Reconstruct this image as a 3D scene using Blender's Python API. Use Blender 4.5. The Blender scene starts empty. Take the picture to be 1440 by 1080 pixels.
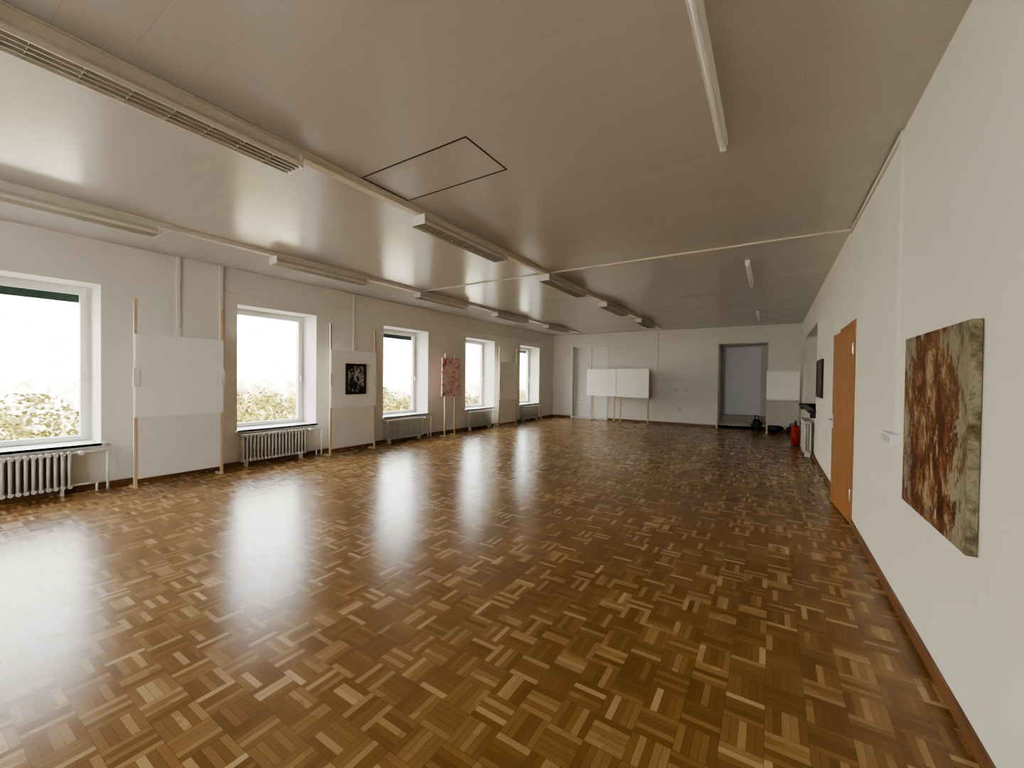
import bpy, bmesh, math, random
from mathutils import Matrix, Vector
random.seed(4)
XL,XR,YB,YF,H=-7.386,0.73,14.628,-4.2,3.223
scene=bpy.context.scene
# ---------------------------------------------------------------- node helpers
class N:
    def __init__(s,name):
        s.m=bpy.data.materials.new(name); s.m.use_nodes=True; s.t=s.m.node_tree
        s.b=s.t.nodes['Principled BSDF']; s.out=s.t.nodes['Material Output']
    def n(s,typ,**kw):
        x=s.t.nodes.new(typ)
        for k,v in kw.items(): setattr(x,k,v)
        return x
    def l(s,a,b): s.t.links.new(a,b)
    def math(s,op,a,b=None,c=None):
        x=s.n('ShaderNodeMath',operation=op)
        for i,v in enumerate((a,b,c)):
            if v is None: continue
            if isinstance(v,(int,float)): x.inputs[i].default_value=v
            else: s.l(v,x.inputs[i])
        return x.outputs[0]
    def ramp(s,fac,stops,interp='LINEAR'):
        x=s.n('ShaderNodeValToRGB'); cr=x.color_ramp; cr.interpolation=interp
        while len(cr.elements)<len(stops): cr.elements.new(.5)
        for e,(p,c) in zip(cr.elements,stops):
            e.position=p; e.color=(*c,1)
        s.l(fac,x.inputs[0]); return x.outputs[0]
    def noise(s,vec,scale,detail=3,dist=0,rough=.5):
        x=s.n('ShaderNodeTexNoise'); x.inputs['Scale'].default_value=scale; x.inputs['Detail'].default_value=detail
        x.inputs['Distortion'].default_value=dist; x.inputs['Roughness'].default_value=rough
        if vec is not None: s.l(vec,x.inputs['Vector'])
        return x.outputs['Fac']
    def coord(s): return s.n('ShaderNodeTexCoord').outputs['Object']
    def mapping(s,vec,scale=(1,1,1),loc=(0,0,0),rot=(0,0,0)):
        x=s.n('ShaderNodeMapping'); x.inputs['Scale'].default_value=scale; x.inputs['Location'].default_value=loc; x.inputs['Rotation'].default_value=rot
        s.l(vec,x.inputs['Vector']); return x.outputs[0]
    def mix(s,fac,a,b,bt='MIX'):
        x=s.n('ShaderNodeMix',data_type='RGBA',blend_type=bt)
        for i,v in ((0,fac),(6,a),(7,b)):
            if isinstance(v,(int,float)): x.inputs[i].default_value=v
            elif isinstance(v,tuple): x.inputs[i].default_value=(*v,1)
            else: s.l(v,x.inputs[i])
        return x.outputs[2]
    def bump(s,hgt,strength=.2,dist=.01):
        x=s.n('ShaderNodeBump'); x.inputs['Strength'].default_value=strength; x.inputs['Distance'].default_value=dist
        s.l(hgt,x.inputs['Height']); s.l(x.outputs[0],s.b.inputs['Normal'])
def simple(name,col,rough=.5,metal=0,var=.06,vs=6,bump=0):
    q=N(name); c=q.coord(); f=q.noise(c,vs,3)
    a=tuple(max(0,v*(1-var)) for v in col); b=tuple(min(1,v*(1+var)) for v in col)
    q.l(q.ramp(f,[(.3,a),(.7,b)]),q.b.inputs['Base Color'])
    q.b.inputs['Roughness'].default_value=rough; q.b.inputs['Metallic'].default_value=metal
    if bump: q.bump(q.noise(c,120,2),bump,.002)
    return q.m
M={}
M['wall']=simple('wall_plaster',(.75,.71,.64),.85,var=.025,vs=1.2,bump=.2)
M['white']=simple('white_paint',(.80,.79,.76),.45,var=.02)
M['board']=simple('board_white',(.90,.875,.82),.6,var=.01)
M['board2']=simple('board_lower',(.78,.755,.69),.65,var=.02)
M['rad']=simple('radiator_enamel',(.60,.57,.50),.4,var=.03)
M['cream']=simple('lamp_cream',(.70,.65,.56),.4,var=.02)
M['slat']=simple('lamp_slat',(.42,.39,.32),.4,var=.02)
M['dark']=simple('dark_seam',(.05,.04,.035),.7)
M['black']=simple('black_plastic',(.015,.015,.016),.5)
M['green']=simple('shutter_green',(.03,.06,.045),.5)
M['metal']=simple('metal',(.6,.6,.6),.3,1)
M['red']=simple('red_paint',(.36,.02,.015),.35)
M['grey']=simple('grey_door',(.66,.67,.70),.5,var=.02)
M['greyr']=simple('grey_reveal',(.50,.49,.45),.7,var=.04)
M['tube']=simple('lamp_tube_glass',(.90,.89,.86),.25,var=.01)
M['conc']=simple('concrete',(.4,.38,.35),.9)
def wood(name,c1,c2,axis,rough=.45):
    q=N(name); sc=[14,14,14]; sc[axis]=1.0
    v=q.mapping(q.coord(),tuple(sc)); f=q.noise(v,2.5,5,1.2)
    q.l(q.ramp(f,[(.3,c1),(.7,c2)]),q.b.inputs['Base Color']); q.b.inputs['Roughness'].default_value=rough
    return q.m
M['base']=wood('baseboard_wood',(.15,.068,.03),(.23,.11,.048),1)
M['doorw']=wood('door_wood',(.30,.125,.04),(.43,.20,.07),2)
M['pole']=wood('pole_wood',(.52,.40,.25),(.64,.51,.35),2)
M['frame']=wood('frame_wood',(.012,.009,.008),(.03,.022,.018),2)
# parquet
q=N('mosaic_parquet'); c=q.coord()
sx=q.n('ShaderNodeSeparateXYZ'); q.l(c,sx.inputs[0])
B=.158; NS=5
u=q.math('DIVIDE',sx.outputs[0],B); v=q.math('DIVIDE',sx.outputs[1],B)
fu=q.math('FLOOR',u); fv=q.math('FLOOR',v); ru=q.math('FRACT',u); rv=q.math('FRACT',v)
chk=q.math('FLOORED_MODULO',q.math('ADD',fu,fv),2.0)
inv=q.math('SUBTRACT',1.0,chk)
s1=q.math('ADD',q.math('MULTIPLY',ru,chk),q.math('MULTIPLY',rv,inv))
s2=q.math('ADD',q.math('MULTIPLY',rv,chk),q.math('MULTIPLY',ru,inv))
st=q.math('MULTIPLY',s1,NS); sid=q.math('FLOOR',st); sf=q.math('FRACT',st)
cx=q.n('ShaderNodeCombineXYZ'); q.l(fu,cx.inputs[0]); q.l(fv,cx.inputs[1]); q.l(sid,cx.inputs[2])
wn=q.n('ShaderNodeTexWhiteNoise',noise_dimensions='3D'); q.l(cx.outputs[0],wn.inputs['Vector'])
cb=q.n('ShaderNodeCombineXYZ'); q.l(fu,cb.inputs[0]); q.l(fv,cb.inputs[1]); cb.inputs[2].default_value=33.3
wb=q.n('ShaderNodeTexWhiteNoise',noise_dimensions='3D'); q.l(cb.outputs[0],wb.inputs['Vector'])
rnd=q.math('ADD',q.math('MULTIPLY',wn.outputs['Value'],.92),q.math('MULTIPLY',wb.outputs['Value'],.08))
col=q.ramp(rnd,[(0.0,(.200,.098,.028)),(.35,(.260,.138,.043)),(.7,(.325,.184,.064)),(.88,(.44,.275,.115)),(1.0,(.60,.43,.225))])
gv=q.n('ShaderNodeCombineXYZ'); q.l(q.math('MULTIPLY',st,3.0),gv.inputs[0]); q.l(q.math('MULTIPLY',s2,.9),gv.inputs[1]); q.l(q.math('MULTIPLY',wn.outputs['Value'],50),gv.inputs[2])
g=q.noise(gv.outputs[0],2.2,3)
col=q.mix(.25,col,q.ramp(g,[(.3,(.5,.47,.43)),(.7,(1,1,1))]),'MULTIPLY')
big=q.noise(c,.5,3); col=q.mix(.35,col,q.ramp(big,[(.3,(.86,.84,.82)),(.7,(1,1,1))]),'MULTIPLY')
e1=q.math('MINIMUM',sf,q.math('SUBTRACT',1.0,sf)); e2=q.math('MULTIPLY',q.math('MINIMUM',s2,q.math('SUBTRACT',1.0,s2)),NS)
e=q.math('MINIMUM',e1,e2)
gap=q.math('SMOOTH_MIN',q.math('DIVIDE',e,.05),1.0,.1)
col=q.mix(gap,(.095,.045,.015),col)
q.l(col,q.b.inputs['Base Color'])
rn=q.noise(c,1.3,4); rr=q.math('ADD',.185,q.math('MULTIPLY',rn,.08)); rr=q.math('ADD',rr,q.math('MULTIPLY',wn.outputs['Value'],.06))
q.l(rr,q.b.inputs['Roughness'])
q.b.inputs['Specular IOR Level'].default_value=.42
M['parquet']=q.m
# ceiling planks
q=N('ceiling_panels'); c=q.coord(); sx=q.n('ShaderNodeSeparateXYZ'); q.l(c,sx.inputs[0])
v=q.math('DIVIDE',q.math('ADD',sx.outputs[1],10.05),.27); fv=q.math('FLOOR',v); rv=q.math('FRACT',v)
off=q.math('MULTIPLY',q.math('FLOORED_MODULO',fv,4.0),.61)
u=q.math('DIVIDE',q.math('ADD',q.math('ADD',sx.outputs[0],20.0),off),2.44); fu=q.math('FLOOR',u); ru=q.math('FRACT',u)
e1=q.math('MULTIPLY',q.math('MINIMUM',rv,q.math('SUBTRACT',1.0,rv)),.27); e2=q.math('MULTIPLY',q.math('MINIMUM',ru,q.math('SUBTRACT',1.0,ru)),2.44)
e=q.math('MINIMUM',e1,e2); line=q.math('MINIMUM',q.math('DIVIDE',e,.0025),1.0)
cx=q.n('ShaderNodeCombineXYZ'); q.l(fu,cx.inputs[0]); q.l(fv,cx.inputs[1])
wn=q.n('ShaderNodeTexWhiteNoise',noise_dimensions='3D'); q.l(cx.outputs[0],wn.inputs['Vector'])
col=q.ramp(wn.outputs['Value'],[(0,(.555,.535,.500)),(1,(.568,.548,.513))])
col=q.mix(line,(.48,.455,.42),col); q.l(col,q.b.inputs['Base Color'])
q.l(q.math('ADD',.19,q.math('MULTIPLY',wn.outputs['Value'],.04)),q.b.inputs['Roughness'])
q.b.inputs['Specular IOR Level'].default_value=.7
wv=q.noise(q.mapping(c,(.5,3,1)),1.2,2)
q.bump(q.math('ADD',q.math('MULTIPLY',line,.3),wv),.08,.01)
M['ceil']=q.m
# window glass
q=N('window_glass'); t=q.n('ShaderNodeBsdfTransparent'); gl=q.n('ShaderNodeBsdfGlossy'); gl.inputs['Roughness'].default_value=.02
mx=q.n('ShaderNodeMixShader'); lw=q.n('ShaderNodeLayerWeight'); lw.inputs[0].default_value=.2
q.l(q.math('MULTIPLY',lw.outputs['Fresnel'],.4),mx.inputs[0]); q.l(t.outputs[0],mx.inputs[1]); q.l(gl.outputs[0],mx.inputs[2]); q.l(mx.outputs[0],q.out.inputs[0])
M['glass']=q.m
# paintings
q=N('painting_abstract'); c=q.coord()
f=q.noise(q.mapping(c,(1,1.5,1.0)),4.2,10,.5,.75); f2=q.noise(q.mapping(c,(1,2.0,1.1),(3,1,5)),4.0,9,.3,.78); f4=q.noise(q.mapping(c,(1,2.4,1.0),(9,4,2)),6.0,9,.2,.8)
col=q.ramp(f,[(.32,(.012,.008,.005)),(.42,(.075,.026,.010)),(.49,(.17,.060,.020)),(.54,(.22,.125,.055)),(.60,(.40,.32,.21)),(.68,(.08,.07,.04)),(.82,(.36,.32,.23))])
col=q.mix(q.ramp(f2,[(.50,(0,0,0)),(.56,(.8,.8,.8))]),col,(.11,.034,.012))
col=q.mix(q.ramp(f4,[(.57,(0,0,0)),(.62,(.9,.9,.9))]),col,(.48,.42,.31))
sz=q.n('ShaderNodeSeparateXYZ'); q.l(c,sz.inputs[0])
f3=q.noise(q.mapping(c,(1,2.4,1.2),(7,0,0)),3.6,9,.4,.75)
edge=q.math('ABSOLUTE',q.math('SUBTRACT',sz.outputs[1],2.98)); top=q.math('MAXIMUM',q.math('SUBTRACT',sz.outputs[2],1.5),0.0)
ef=q.math('ADD',q.math('ADD',q.math('MULTIPLY',edge,1.2),q.math('MULTIPLY',top,.9)),q.math('MULTIPLY',q.math('SUBTRACT',f3,.5),2.0))
c2=q.ramp(f3,[(.34,(.035,.030,.018)),(.46,(.155,.14,.09)),(.56,(.36,.33,.24)),(.66,(.12,.12,.085))])
col=q.mix(q.ramp(ef,[(.44,(0,0,0)),(.54,(.85,.85,.85))]),col,c2)
q.l(col,q.b.inputs['Base Color']); q.b.inputs['Roughness'].default_value=.6; q.b.inputs['Specular IOR Level'].default_value=.2; q.bump(f,.3,.01)
M['art1']=q.m
q=N('painting_pink'); c=q.coord(); f=q.noise(q.mapping(c,(1,2,2)),2.2,5,1.0,.6)
q.l(q.ramp(f,[(.3,(.25,.03,.05)),(.40,(.55,.15,.18)),(.47,(.72,.42,.40)),(.60,(.78,.66,.58)),(.75,(.45,.06,.08))]),q.b.inputs['Base Color']); q.b.inputs['Roughness'].default_value=.6
M['art2']=q.m
q=N('painting_monochrome'); c=q.coord(); f=q.noise(q.mapping(c,(1,3,2.2)),3.2,5,1.2,.6)
q.l(q.ramp(f,[(.40,(.015,.014,.014)),(.5,(.05,.045,.045)),(.54,(.5,.48,.46)),(.66,(.3,.28,.28)),(.72,(.02,.02,.02))]),q.b.inputs['Base Color']); q.b.inputs['Roughness'].default_value=.6
M['art3']=q.m
q=N('painting_dark'); c=q.coord(); f=q.noise(c,4,5,1)
q.l(q.ramp(f,[(.35,(.02,.02,.025)),(.55,(.08,.06,.05)),(.7,(.25,.2,.15))]),q.b.inputs['Base Color'])
M['art4']=q.m
# outside
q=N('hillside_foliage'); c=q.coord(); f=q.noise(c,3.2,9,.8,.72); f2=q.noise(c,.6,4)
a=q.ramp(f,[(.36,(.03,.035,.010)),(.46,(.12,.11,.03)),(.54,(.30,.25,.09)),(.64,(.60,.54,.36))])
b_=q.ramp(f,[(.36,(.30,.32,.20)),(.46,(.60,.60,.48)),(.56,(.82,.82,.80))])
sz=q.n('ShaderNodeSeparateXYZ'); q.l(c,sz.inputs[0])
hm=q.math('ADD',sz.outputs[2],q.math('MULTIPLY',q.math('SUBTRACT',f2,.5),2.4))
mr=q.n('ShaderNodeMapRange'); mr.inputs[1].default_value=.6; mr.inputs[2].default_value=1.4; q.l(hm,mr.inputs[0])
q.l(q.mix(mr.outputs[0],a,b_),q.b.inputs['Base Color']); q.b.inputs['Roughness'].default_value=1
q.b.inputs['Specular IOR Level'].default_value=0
M['hill']=q.m
M['soil']=simple('gravel_ground',(.50,.50,.49),.95,var=.2,vs=10)
M['leaf']=simple('hedge_leaf',(.16,.135,.030),.8,var=.6,vs=5)
# ---------------------------------------------------------------- mesh builder
class MB:
    def __init__(s,name,bev=0): s.name=name; s.bm=bmesh.new(); s.mats=[]; s.bev=bev
    def mi(s,m):
        if m not in s.mats: s.mats.append(m)
        return s.mats.index(m)
    def box(s,lo,hi,m,mat=None):
        x0,x1=sorted((lo[0],hi[0]));y0,y1=sorted((lo[1],hi[1]));z0,z1=sorted((lo[2],hi[2]))
        vs=[s.bm.verts.new((mat@Vector(p)) if mat else p) for p in [(x0,y0,z0),(x1,y0,z0),(x1,y1,z0),(x0,y1,z0),(x0,y0,z1),(x1,y0,z1),(x1,y1,z1),(x0,y1,z1)]]
        k=s.mi(m)
        for f in [(0,3,2,1),(4,5,6,7),(0,1,5,4),(1,2,6,5),(2,3,7,6),(3,0,4,7)]:
            fc=s.bm.faces.new([vs[i] for i in f]); fc.material_index=k
        return s
    def cyl(s,p0,p1,r,m,n=12,r2=None,smooth=True):
        p0=Vector(p0);p1=Vector(p1);d=(p1-p0).normalized(); r2=r if r2 is None else r2
        a=d.orthogonal().normalized(); b=d.cross(a); k=s.mi(m)
        A=[s.bm.verts.new(p0+(a*math.cos(t)+b*math.sin(t))*r) for t in [2*math.pi*i/n for i in range(n)]]
        Bv=[s.bm.verts.new(p1+(a*math.cos(t)+b*math.sin(t))*r2) for t in [2*math.pi*i/n for i in range(n)]]
        for i in range(n):
            j=(i+1)%n; f=s.bm.faces.new([A[i],A[j],Bv[j],Bv[i]]); f.material_index=k; f.smooth=smooth
        f=s.bm.faces.new(A[::-1]); f.material_index=k; f=s.bm.faces.new(Bv); f.material_index=k
        return s
    def path(s,pts,r,m,n=10):
        for a,b in zip(pts,pts[1:]): s.cyl(a,b,r,m,n)
        for p in pts[1:-1]: s.ball(p,r*1.02,m)
        return s
    def ball(s,c,r,m,sc=(1,1,1),seg=12):
        k=s.mi(m); ret=bmesh.ops.create_uvsphere(s.bm,u_segments=seg,v_segments=8,radius=r)
        for v in ret['verts']: v.co=Vector((v.co.x*sc[0],v.co.y*sc[1],v.co.z*sc[2]))+Vector(c)
        for f in {f for v in ret['verts'] for f in v.link_faces}: f.material_index=k; f.smooth=True
        return s
    def poly(s,pts,m):
        f=s.bm.faces.new([s.bm.verts.new(p) for p in pts]); f.material_index=s.mi(m); return s
    def done(s):
        bmesh.ops.recalc_face_normals(s.bm,faces=s.bm.faces)
        me=bpy.data.meshes.new(s.name); s.bm.to_mesh(me); s.bm.free()
        for m in s.mats: me.materials.append(M[m])
        o=bpy.data.objects.new(s.name,me); bpy.context.collection.objects.link(o)
        if s.bev:
            b=o.modifiers.new('bevel','BEVEL'); b.width=s.bev; b.segments=2; b.limit_method='ANGLE'
        return o
def wall(name,axis,t0,t1,u0,u1,z0,z1,holes,m='wall'):
    b=MB(name); us=sorted({u0,u1,*[h[0] for h in holes],*[h[1] for h in holes]}); 
    for a,c in zip(us,us[1:]):
        mid=(a+c)/2; hs=sorted([h for h in holes if h[0]<mid<h[1]],key=lambda h:h[2]); z=z0
        segs=[]
        for h in hs:
            if h[2]>z+1e-6: segs.append((z,h[2]))
            z=h[3]
        if z<z1: segs.append((z,z1))
        for s0,s1 in segs:
            if axis=='x': b.box((t0,a,s0),(t1,c,s1),m)
            else: b.box((a,t0,s0),(c,t1,s1),m)
    return b.done()
# ---------------------------------------------------------------- shell
WINS=[(-2.76,-1.38),(.22,1.60),(3.21,4.58),(6.19,7.60),(9.12,10.54),(12.10,13.48)]
FILL_WINS=[(-5.6,-3.8),(-3.1,-1.3)]  # unseen front-wall openings, added to let in fill light
ZS,ZT=.56,2.655
wall('wall_left','x',-7.95,XL,YF-.3,YB+.3,0,H,[(a,b,ZS,ZT) for a,b in WINS])
wall('wall_right','x',XR,XR+.45,YF-.3,YB+.3,0,H,[(5.53,6.50,0,2.10),(9.80,12.9,.95,2.66)])
wall('wall_back','y',YB,YB+.9,XL,XR,0,H,[(-1.45,-.12,.12,2.68),(-6.53,-5.16,.06,2.76)])
wall('wall_front','y',YF-.3,YF,XL,XR,0,H,[(a,b,.5,2.9) for a,b in FILL_WINS])
b=MB('floor'); b.box((-7.95,YF-.3,-.2),(XR+.45,YB+.3,0),'parquet'); b.done()
b=MB('ceiling'); b.box((-7.95,YF-.3,H),(XR+.45,YB+1.8,H+.25),'ceil'); b.done()
# baseboards
t=.016; bh=.075
b=MB('baseboard_left'); b.box((XL,YF,0),(XL+t,YB,bh),'base'); b.done()
b=MB('baseboard_right'); b.box((XR-t,YF,0),(XR,5.47,bh),'base'); b.box((XR-t,6.56,0),(XR,YB,bh),'base'); b.done()
b=MB('baseboard_back'); b.box((XL+t,YB-t,0),(-6.6,YB,bh),'base'); b.box((-5.1,YB-t,0),(-1.5,YB,bh),'base'); b.box((-.08,YB-t,0),(XR-t,YB,bh),'base'); b.done()
b=MB('baseboard_front'); b.box((XL+t,YF,0),(XR-t,YF+t,bh),'base'); b.done()
def portal(loc,d,sx_,sy_):
    L=bpy.data.lights.new('daylight_portal','AREA'); L.shape='RECTANGLE'; L.size=sx_; L.size_y=sy_; L.cycles.is_portal=True
    o=bpy.data.objects.new('daylight_portal',L); bpy.context.collection.objects.link(o)
    o.location=loc; o.rotation_euler=Vector(d).to_track_quat('-Z','Z').to_euler()
# windows
for i,(a,c) in enumerate(WINS):
    b=MB(f'window_{i+1}'); x0,x1=-7.90,-7.83; fw=.06
    b.box((x0,a,ZS),(x1,a+fw,ZT),'white'); b.box((x0,c-fw,ZS),(x1,c,ZT),'white')
    b.box((x0,a+fw,ZS),(x1,c-fw,ZS+fw),'white'); b.box((x0,a+fw,ZT-fw),(x1,c-fw,ZT),'white')
    s=.055; p=.02; A,C,Z0,Z1=a+fw-.01,c-fw+.01,ZS+fw-.01,ZT-fw+.01
    b.box((x0+p,A,Z0),(x1+p,A+s,Z1),'white'); b.box((x0+p,C-s,Z0),(x1+p,C,Z1),'white')
    b.box((x0+p,A+s,Z0),(x1+p,C-s,Z0+s),'white'); b.box((x0+p,A+s,Z1-s),(x1+p,C-s,Z1),'white')
    b.box((-7.872,A+s,Z0+s),(-7.866,C-s,Z1-s),'glass')
    b.cyl((x1+p,C-s/2,1.5),(x1+p+.04,C-s/2,1.5),.009,'metal'); b.box((x1+p+.03,C-s/2-.01,1.40),(x1+p+.045,C-s/2+.01,1.51),'metal')
    b.box((x1+p,a+.002,ZS),(XL+.05,c-.002,ZS+.03),'white'); b.box((XL,a-.03,ZS-.01),(XL+.05,c+.03,ZS+.03),'white')
    if i in (1,3,5):
        b.box((-7.99,a,ZT-.20),(-7.955,c,ZT+.02),'green')
        for k in range(4): b.box((-8.0,a,ZT-.20+k*.05),(-7.99,c,ZT-.165+k*.05),'green')
    b.done()
    portal((-8.02,(a+c)/2,(ZS+ZT)/2),(1,0,0),c-a,ZT-ZS)
for i,(a,c) in enumerate(FILL_WINS):  # added windows behind the camera, there to brighten the room
    b=MB(f'window_{i+8}'); y0,y1=YF-.27,YF-.20
    for x in (a,(a+c)/2-.03,c-.06): b.box((x,y0,.5),(x+.06,y1,2.9),'white')
    for z in (.5,2.84): b.box((a+.06,y0+.002,z),(c-.06,y1-.002,z+.06),'white')
    b.box((a+.06,YF-.24,.56),(c-.06,YF-.235,2.84),'glass'); b.box((a-.03,YF-.2,.49),(c+.03,YF+.05,.52),'white')
    b.done()
    portal(((a+c)/2,YF-.34,1.7),(0,1,0),c-a,2.4)
# radiators
def radiator(y0,y1,z0,z1,xa,xb,dirx,name='column_radiator',pipes=None):
    b=MB(name); n=max(3,round((y1-y0)/.058)); dy=(y1-y0)/n
    cols=[xa+(xb-xa)*f for f in (.16,.5,.84)]
    for i in range(n):
        y=y0+dy*(i+.5)
        for cx_ in cols: b.cyl((cx_,y,z0+.03),(cx_,y,z1-.03),.016,'rad',8)
        for z in (z0+.03,z1-.03):
            b.cyl((xa,y,z),(xb,y,z),.023,'rad',10)
    for z in (z0+.035,z1-.035): b.cyl(((xa+xb)/2,y0,z),((xa+xb)/2,y1,z),.022,'rad',10)
    for yy in (y0+dy*1.5,y1-dy*1.5): 
        b.box(((xa+xb)/2-.05,yy-.01,0),((xa+xb)/2+.05,yy+.01,z0+.03),'rad')
    xm=(xa+xb)/2
    if pipes:
        yp=pipes
        b.path([(xm,y1-.02,z1-.035),(xm,yp,z1-.035),(xm,yp,0)],.013,'white')
        b.path([(xm,y1-.02,z0+.035),(xm,yp-.10,z0+.035),(xm,yp-.10,0)],.013,'white')
        b.cyl((xm,y1+.04,z1-.035),(xm,y1+.10,z1-.035),.028,'white',14); b.cyl((xm,y1+.07,z1-.035),(xm+.07*dirx,y1+.07,z1-.035),.022,'white',14)
    return b.done()
for (a,c) in WINS: radiator(a,a+1.10,.07,.535,XL+.04,XL+.17,1,pipes=a+1.42)
radiator(9.95,11.05,.08,.72,XR-.17,XR-.04,-1,pipes=11.22)
# conduits & trims
b=MB('wall_conduit'); b.box((XL,2.40,1.9),(XL+.02,2.44,H),'wall'); b.done()
b=MB('wall_conduit'); b.box((XL,2.95,1.5),(XL+.03,2.99,H),'wall'); b.done()
b=MB('wall_conduit'); b.box((XL,5.39,1.9),(XL+.02,5.42,H),'wall'); b.done()
b=MB('trim_1'); b.box((XL,3.0,2.83),(XL+.015,14.2,2.85),'wall'); b.done()
b=MB('wall_conduit'); b.box((-3.385,YB-.03,1.2),(-3.335,YB,H),'wall'); b.done()
b=MB('wall_conduit'); b.box((XR-.02,3.74,1.16),(XR,3.775,H-.05),'wall'); b.box((XR-.02,3.74,H-.05),(XR,5.93,H-.02),'wall'); b.done()
def panel(y0,y1,top,bz0,bz1,lower=True,x=-7.0,name='display_panel'):
    b=MB(name,.002)
    for y in (y0,y1):
        b.box((x-.015,y-.017,0),(x+.015,y+.017,top),'pole')
        b.box((x-.17,y-.02,0),(x+.03,y+.02,.02),'pole')
        b.box((x+.015,y-.03,(bz0+bz1)/2-.14),(x+.04,y+.035,(bz0+bz1)/2+.10),'board2')
    b.box((x+.015,y0-.01,bz0),(x+.032,y1+.01,bz1),'board')
    if lower: b.box((x-.005,y0+.02,.12),(x+.012,y1-.02,bz0-.004),'board2')
    return b.done()
panel(1.84,2.83,2.48,.93,2.02)
panel(4.63,5.64,2.49,.90,2.00)
panel(10.25,11.25,2.45,.85,2.0)
def canvas_x(name,xf,dirx,y0,y1,z0,z1,art,th=.03,frame=None):
    b=MB(name,.002); x1=xf+dirx*th
    if frame:
        fw=.045
        b.box((xf,y0,z0),(x1,y0+fw,z1),frame);b.box((xf,y1-fw,z0),(x1,y1,z1),frame)
        b.box((xf,y0+fw,z0),(x1,y1-fw,z0+fw),frame);b.box((xf,y0+fw,z1-fw),(x1,y1-fw,z1),frame)
        b.box((xf,y0+fw,z0+fw),(xf+dirx*th*.6,y1-fw,z1-fw),art)
    else: b.box((xf,y0,z0),(x1,y1,z1),art)
    return b.done()
canvas_x('framed_artwork',-6.967,1,4.92,5.38,1.15,1.75,'art3',frame='frame')
canvas_x('pink_painting',-6.98,1,7.66,8.36,1.02,2.00,'art2',th=.03)
b=MB('painting_stand')
for y in (7.82,8.2): b.box((-7.015,y-.015,0),(-6.985,y+.015,2.1),'pole'); b.box((-7.15,y-.02,0),(-6.96,y+.02,.02),'pole')
b.box((-7.012,7.84,1.1),(-6.988,8.18,1.14),'pole'); b.done()
# right wall items
canvas_x('abstract_painting',XR-.003,-1,2.44,3.42,.785,1.77,'art1',th=.035)
canvas_x('small_dark_painting',XR-.003,-1,8.50,9.42,1.23,1.89,'art4',th=.03,frame='frame')
b=MB('wall_switch_box',.004); b.box((XR,3.67,1.075),(XR-.05,3.93,1.155),'white'); b.box((XR-.05,3.70,1.09),(XR-.058,3.79,1.14),'rad'); b.box((XR-.05,3.81,1.09),(XR-.058,3.90,1.14),'rad'); b.done()
b=MB('door_1',.002); al=math.radians(4.1)
Tm=Matrix.Translation((XR-.012,5.545,0))@Matrix.Rotation(al,4,'Z')
b.box((0,0,.012),(.042,.955,2.085),'doorw',Tm)
b.cyl(Tm@Vector((-.0,.89,1.04)),Tm@Vector((-.05,.89,1.04)),.011,'metal'); b.cyl(Tm@Vector((-.045,.90,1.04)),Tm@Vector((-.045,.77,1.04)),.009,'metal')
b.box((-.006,.87,.93),(0,.91,1.10),'metal',Tm)
for z in (.25,1.8): b.cyl((XR-.014,5.538,z),(XR-.014,5.538,z+.12),.008,'metal')
b.done()
b=MB('trim_2')
b.box((XR-.01,5.47,0),(XR+.12,5.53,2.16),'doorw'); b.box((XR-.01,6.505,0),(XR+.12,6.56,2.16),'doorw'); b.box((XR-.01,5.53,2.095),(XR+.12,6.505,2.16),'doorw'); b.done()
b=MB('wall_corridor'); b.box((XR+1.2,5.0,0),(XR+1.25,7.0,2.4),'wall'); b.box((XR+.45,5.0,2.35),(XR+1.25,7.0,2.4),'wall'); b.box((XR+.45,5.0,0),(XR+1.25,5.05,2.4),'wall'); b.box((XR+.45,6.95,0),(XR+1.25,7.0,2.4),'wall'); b.box((XR+.45,5,-.05),(XR+1.25,7,0),'wall'); b.done()
# right wall recess (blocked window)
b=MB('window_7')
b.box((XR+.38,9.8,.95),(XR+.45,12.9,2.66),'greyr')
for y in (9.8,11.32,12.84): b.box((XR+.33,y,.95),(XR+.40,y+.06,2.66),'white')
for z in (.95,2.60): b.box((XR+.33,9.8,z),(XR+.40,12.9,z+.06),'white')
b.done()
b=MB('window_shelf',.003); b.box((XR-.12,9.7,.90),(XR+.33,12.95,.95),'black'); b.box((XR-.09,9.75,.80),(XR-.0,9.79,.90),'black'); b.box((XR-.09,12.8,.80),(XR-.0,12.84,.90),'black'); b.done()
# back wall: niche with grey door
b=MB('door_2',.002); Y=YB+.9
b.box((-1.45,Y-.9,.0),(-.12,Y-.9+.02,.12),'conc')
b.box((-1.45,Y-.30,.12),(-.12,Y,.38),'conc')
b.box((-1.45,Y-.05,.38),(-1.33,Y+.02,2.68),'greyr'); b.box((-.30,Y-.05,.38),(-.12,Y+.02,2.68),'greyr'); b.box((-1.33,Y-.05,2.62),(-.30,Y+.02,2.68),'greyr')
b.box((-1.33,Y-.03,.38),(-.30,Y+.02,2.62),'grey'); 
b.box((-1.26,Y-.04,.50),(-.37,Y-.028,2.54),'grey')
b.cyl((-.40,Y-.03,1.42),(-.40,Y-.09,1.42),.011,'metal'); b.cyl((-.39,Y-.085,1.42),(-.53,Y-.085,1.42),.01,'metal'); b.done()
b=MB('trim_3'); b.box((-1.47,YB-.012,.12),(-1.44,YB+.0,2.70),'greyr'); b.box((-.13,YB-.012,.12),(-.10,YB,2.70),'greyr'); b.box((-1.44,YB-.012,2.67),(-.13,YB,2.70),'greyr'); b.box((-1.47,YB-.04,.09),(-.10,YB,.12),'conc'); b.done()
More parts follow.
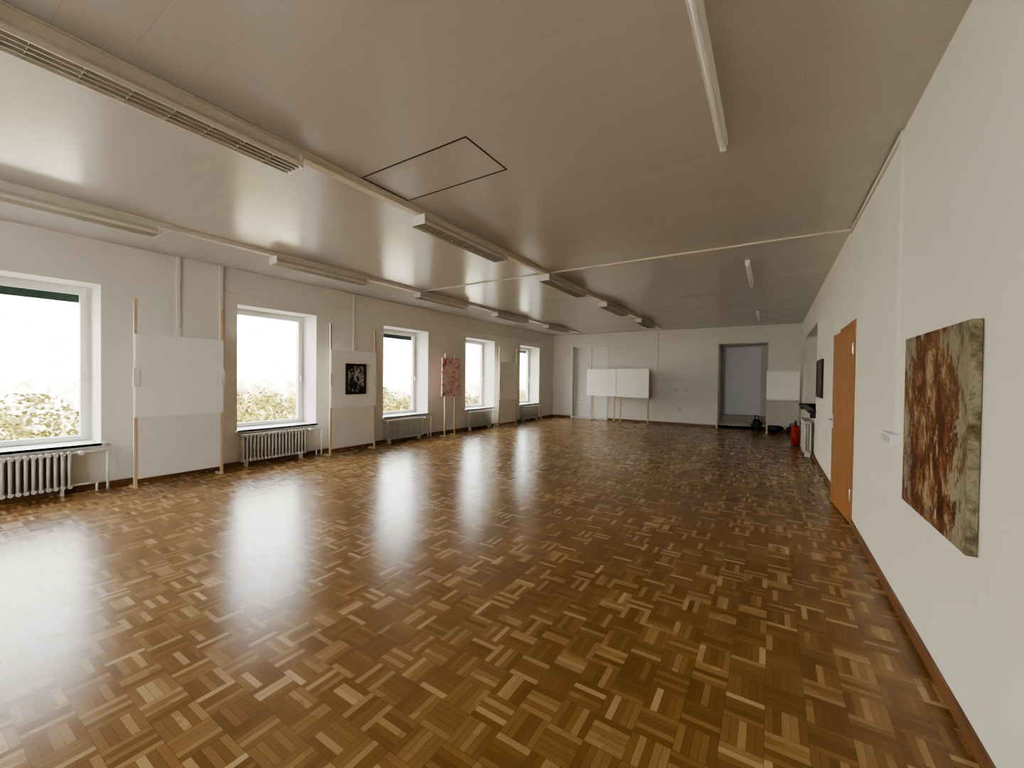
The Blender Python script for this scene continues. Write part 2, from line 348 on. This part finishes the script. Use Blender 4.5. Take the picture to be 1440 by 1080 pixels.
b=MB('wall_niche'); b.box((-1.6,YB+.88+.04,0),(0.1,YB+1.0,H),'wall'); b.box((-6.7,YB+.35,0),(-5.0,YB+.45,H),'wall'); b.done()
b=MB('door_3',.002); y0=YB+.18
for x in (-6.53,-5.90,-5.22): b.box((x,y0,.06),(x+.06,y0+.06,2.76),'white')
for z in (.06,.55,2.05,2.70): b.box((-6.47,y0+.004,z),(-5.22,y0+.05,z+.06),'white')
b.box((-6.47,y0+.06,.06),(-5.22,y0+.08,2.76),'board2'); b.done()
b=MB('trim_4'); b.box((-6.58,YB-.015,0),(-6.53,YB,2.81),'white'); b.box((-5.16,YB-.015,0),(-5.11,YB,2.81),'white'); b.box((-6.53,YB-.015,2.76),(-5.16,YB,2.81),'white'); b.done()
def stand(name,P,Q,z0,z1,legs,lower=None,clr='board'):
    P=Vector((*P,0));Q=Vector((*Q,0)); d=(Q-P); L=d.length; ang=math.atan2(d.y,d.x)
    T=Matrix.Translation(P)@Matrix.Rotation(ang,4,'Z'); b=MB(name,.002)
    b.box((0,-.012,z0),(L,.012,z1),clr,T)
    b.box((.0,-.02,z1-.03),(L,-.012,z1),'white',T); b.box((.0,-.02,z0),(L,-.012,z0+.03),'white',T)
    for l in legs:
        b.box((l*L-.02,.012,0),(l*L+.02,.045,z1-.05),'pole',T); b.box((l*L-.025,-.16,0),(l*L+.025,.2,.03),'pole',T)
    if lower: b.box((.02,-.006,lower),(L-.02,.006,z0-.02),'greyr',T)
    return b.done()
stand('display_board',(-5.82,14.36),(-4.62,14.10),.90,1.88,(.2,.93))
stand('display_board',(-4.60,14.09),(-3.43,13.84),.89,1.885,(.12,.97))
stand('display_board',(-.12,13.80),(.66,13.80),.98,1.81,(.03,.95),lower=.25)
for x in (-2.72,-2.42):
    b=MB('wall_socket',.003); b.box((x-.05,YB-.02,1.12),(x+.05,YB,1.22),'rad'); b.cyl((x,YB-.021,1.17),(x,YB-.026,1.17),.022,'greyr'); b.done()
b=MB('wall_socket',.003); b.box((-2.67,YB-.03,.46),(-2.57,YB,.62),'rad'); b.cyl((-2.62,YB-.031,.54),(-2.62,YB-.036,.54),.022,'greyr'); b.done()
# fire extinguisher
b=MB('fire_extinguisher'); x,y=.49,11.55
b.cyl((x,y,.0),(x,y,.03),.085,'black',20); b.cyl((x,y,.03),(x,y,.44),.085,'red',20); b.ball((x,y,.44),.085,'red',(1,1,.7),20); b.cyl((x,y,.48),(x,y,.55),.025,'black'); b.box((x-.02,y-.09,.55),(x+.02,y+.05,.575),'black'); b.box((x-.015,y-.1,.59),(x+.015,y+.03,.605),'black')
b.path([(x-.03,y,.53),(x-.10,y,.50),(x-.115,y,.35),(x-.11,y,.18)],.012,'black'); b.done()
def bag(name,x,y,z,w,d,hh):
    b=MB(name); b.ball((x,y,z+hh*.45),.5,'black',(w,d,hh*.9),20)
    for v in b.bm.verts:
        v.co.z=max(v.co.z,z); v.co.x+=.02*math.sin(v.co.z*31+v.co.y*17); v.co.y+=.02*math.sin(v.co.x*27)
    b.path([(x-w*.2,y,z+hh*.8),(x-w*.15,y,z+hh*1.15),(x+w*.15,y,z+hh*1.15),(x+w*.2,y,z+hh*.8)],.012,'black'); b.done()
bag('black_bag',.10,14.28,0,.42,.26,.26); bag('black_bag',.50,14.3,0,.26,.26,.22); bag('black_bag',-.36,14.40,0,.28,.24,.40)
# ---------------------------------------------------------------- ceiling lights
def louver(name,xc,y0,L=1.52):
    b=MB(name); z1=H-.056; z0=z1-.10; w=.10
    b.box((xc-w*.55,y0,z1-.04),(xc+w*.55,y0+L,z1),'cream')
    b.poly([(xc-.055,y0,z1-.02),(xc-.055,y0+L,z1-.02),(xc-w,y0+L,z0+.02),(xc-w,y0,z0+.02)],'cream'); b.poly([(xc+.055,y0,z1-.02),(xc+.055,y0+L,z1-.02),(xc+w,y0+L,z0+.02),(xc+w,y0,z0+.02)],'cream')
    for s_ in (-1,1): b.box((xc+s_*w-.005,y0,z0),(xc+s_*w+.005,y0+L,z0+.03),'cream')
    for k in (-.5,0,.5): b.box((xc+k*w-.005,y0,z0),(xc+k*w+.005,y0+L,z0+.022),'slat')
    b.box((xc-w,y0-.01,z0),(xc+w,y0,z1),'cream'); b.box((xc-w,y0+L,z0),(xc+w,y0+L+.01,z1),'cream')
    n=8
    for i in range(1,n): b.box((xc-w,y0+L*i/n-.0015,z0+.006),(xc+w,y0+L*i/n+.0015,z0+.02),'slat')
    for k in (-.045,.045): b.cyl((xc+k,y0+.02,z0+.05),(xc+k,y0+L-.02,z0+.05),.016,'tube')
    return b.done()
for xc in (-3.10,-5.92):
    b=MB('light_track',.003); b.box((xc-.045,YF+.02,H-.055),(xc+.045,13.8,H-.001),'cream'); b.box((xc-.065,YF+.02,H-.012),(xc+.065,13.8,H-.001),'cream'); b.done()
    for y in (-2.55,.22,3.03,5.77,8.45,11.2): louver('louvered_lamp',xc,y)
for y in (-3.1,1.77,6.68,11.59):
    b=MB('fluorescent_batten',.003); x=-.32
    b.box((x-.03,y,H-.05),(x+.03,y+1.5,H-.001),'white'); b.cyl((x,y+.03,H-.072),(x,y+1.47,H-.072),.014,'tube',14)
    for yy in (y,y+1.47): b.box((x-.02,yy,H-.09),(x+.02,yy+.03,H-.05),'white')
    b.done()
b=MB('trim_5'); b.box((-5.87,5.89,H-.015),(XR,5.925,H),'cream'); b.done()
b=MB('ceiling_hatch'); t=.006
for lo,hi in [((-3.0,2.28),(-1.88,2.28+2*t)),((-3.0,2.81),(-1.88,2.81+2*t)),((-1.88,2.28),(-1.88+2*t,2.822)),((-3.03,2.28),(-3.03+2*t,2.822))]:
    b.box((*lo,H-.003),(*hi,H+.01),'dark')
b.done()
# ---------------------------------------------------------------- outside
b=MB('ground_outside'); b.box((-12,-30,-.6),(-7.95,45,-.5),'soil'); b.box((-7.95,-30,-.6),(12,YF-.3,-.5),'soil'); b.done()
bm=bmesh.new(); nx,ny=40,90; g=[]
for i in range(nx+1):
    row=[]
    for j in range(ny+1):
        x=-11.0-i*.45; y=-28+j*.8; z=-.5+ (1.5*min(1,i/2)+ .42*i*.45*1.2)+random.uniform(-.12,.12)*min(1,i)
        row.append(bm.verts.new((x,y,z)))
    g.append(row)
for i in range(nx):
    for j in range(ny): bm.faces.new([g[i][j],g[i+1][j],g[i+1][j+1],g[i][j+1]])
bmesh.ops.recalc_face_normals(bm,faces=bm.faces)
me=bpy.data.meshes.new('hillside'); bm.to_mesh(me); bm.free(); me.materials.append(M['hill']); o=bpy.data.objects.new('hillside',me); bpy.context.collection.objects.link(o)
b=MB('hedge'); k=b.mi('leaf')
for i in range(22000):
    y=random.uniform(-5,24); x=-10.4+random.gauss(0,.16); z=-.5+random.random()**1.1*(1.42+.25*math.sin(y*1.7)+.12*math.sin(y*5.1))
    d=Vector((random.uniform(-1,1),random.uniform(-1,1),random.uniform(-1,1))).normalized()*.05; e_=d.orthogonal().normalized()*.03; p=Vector((x,y,z))
    f=b.bm.faces.new([b.bm.verts.new(p-d),b.bm.verts.new(p+e_),b.bm.verts.new(p+d),b.bm.verts.new(p-e_)]); f.material_index=k
b.done()
# ---------------------------------------------------------------- light
w=bpy.data.worlds.new('overcast_sky'); scene.world=w; w.use_nodes=True
bg=w.node_tree.nodes['Background']; bg.inputs[0].default_value=(.91,.95,1.0,1); bg.inputs[1].default_value=9.0
S=bpy.data.lights.new('sun','SUN'); S.energy=12; S.color=(1,.94,.84); S.angle=.02
o=bpy.data.objects.new('sun',S); bpy.context.collection.objects.link(o); o.rotation_euler=Vector((-.62,.0,-.75)).to_track_quat('-Z','Y').to_euler()
scene.view_settings.view_transform='AgX'; scene.view_settings.look='AgX - Medium High Contrast'; scene.view_settings.exposure=.75
# ---------------------------------------------------------------- camera
f,yaw,pitch,roll=572.78,.5673,-.0138,.0122
fw=Vector((-math.sin(yaw)*math.cos(pitch),math.cos(yaw)*math.cos(pitch),math.sin(pitch))); r0=Vector((math.cos(yaw),math.sin(yaw),0)); u0=r0.cross(fw)
r=r0*math.cos(roll)+u0*math.sin(roll); u=-r0*math.sin(roll)+u0*math.cos(roll)
cd=bpy.data.cameras.new('camera'); co=bpy.data.objects.new('camera',cd); bpy.context.collection.objects.link(co)
co.matrix_world=Matrix(((r.x,u.x,-fw.x,0),(r.y,u.y,-fw.y,0),(r.z,u.z,-fw.z,1.5),(0,0,0,1)))
cd.sensor_width=36; cd.lens=36*f/1440; cd.clip_start=.02; cd.clip_end=200
scene.camera=co
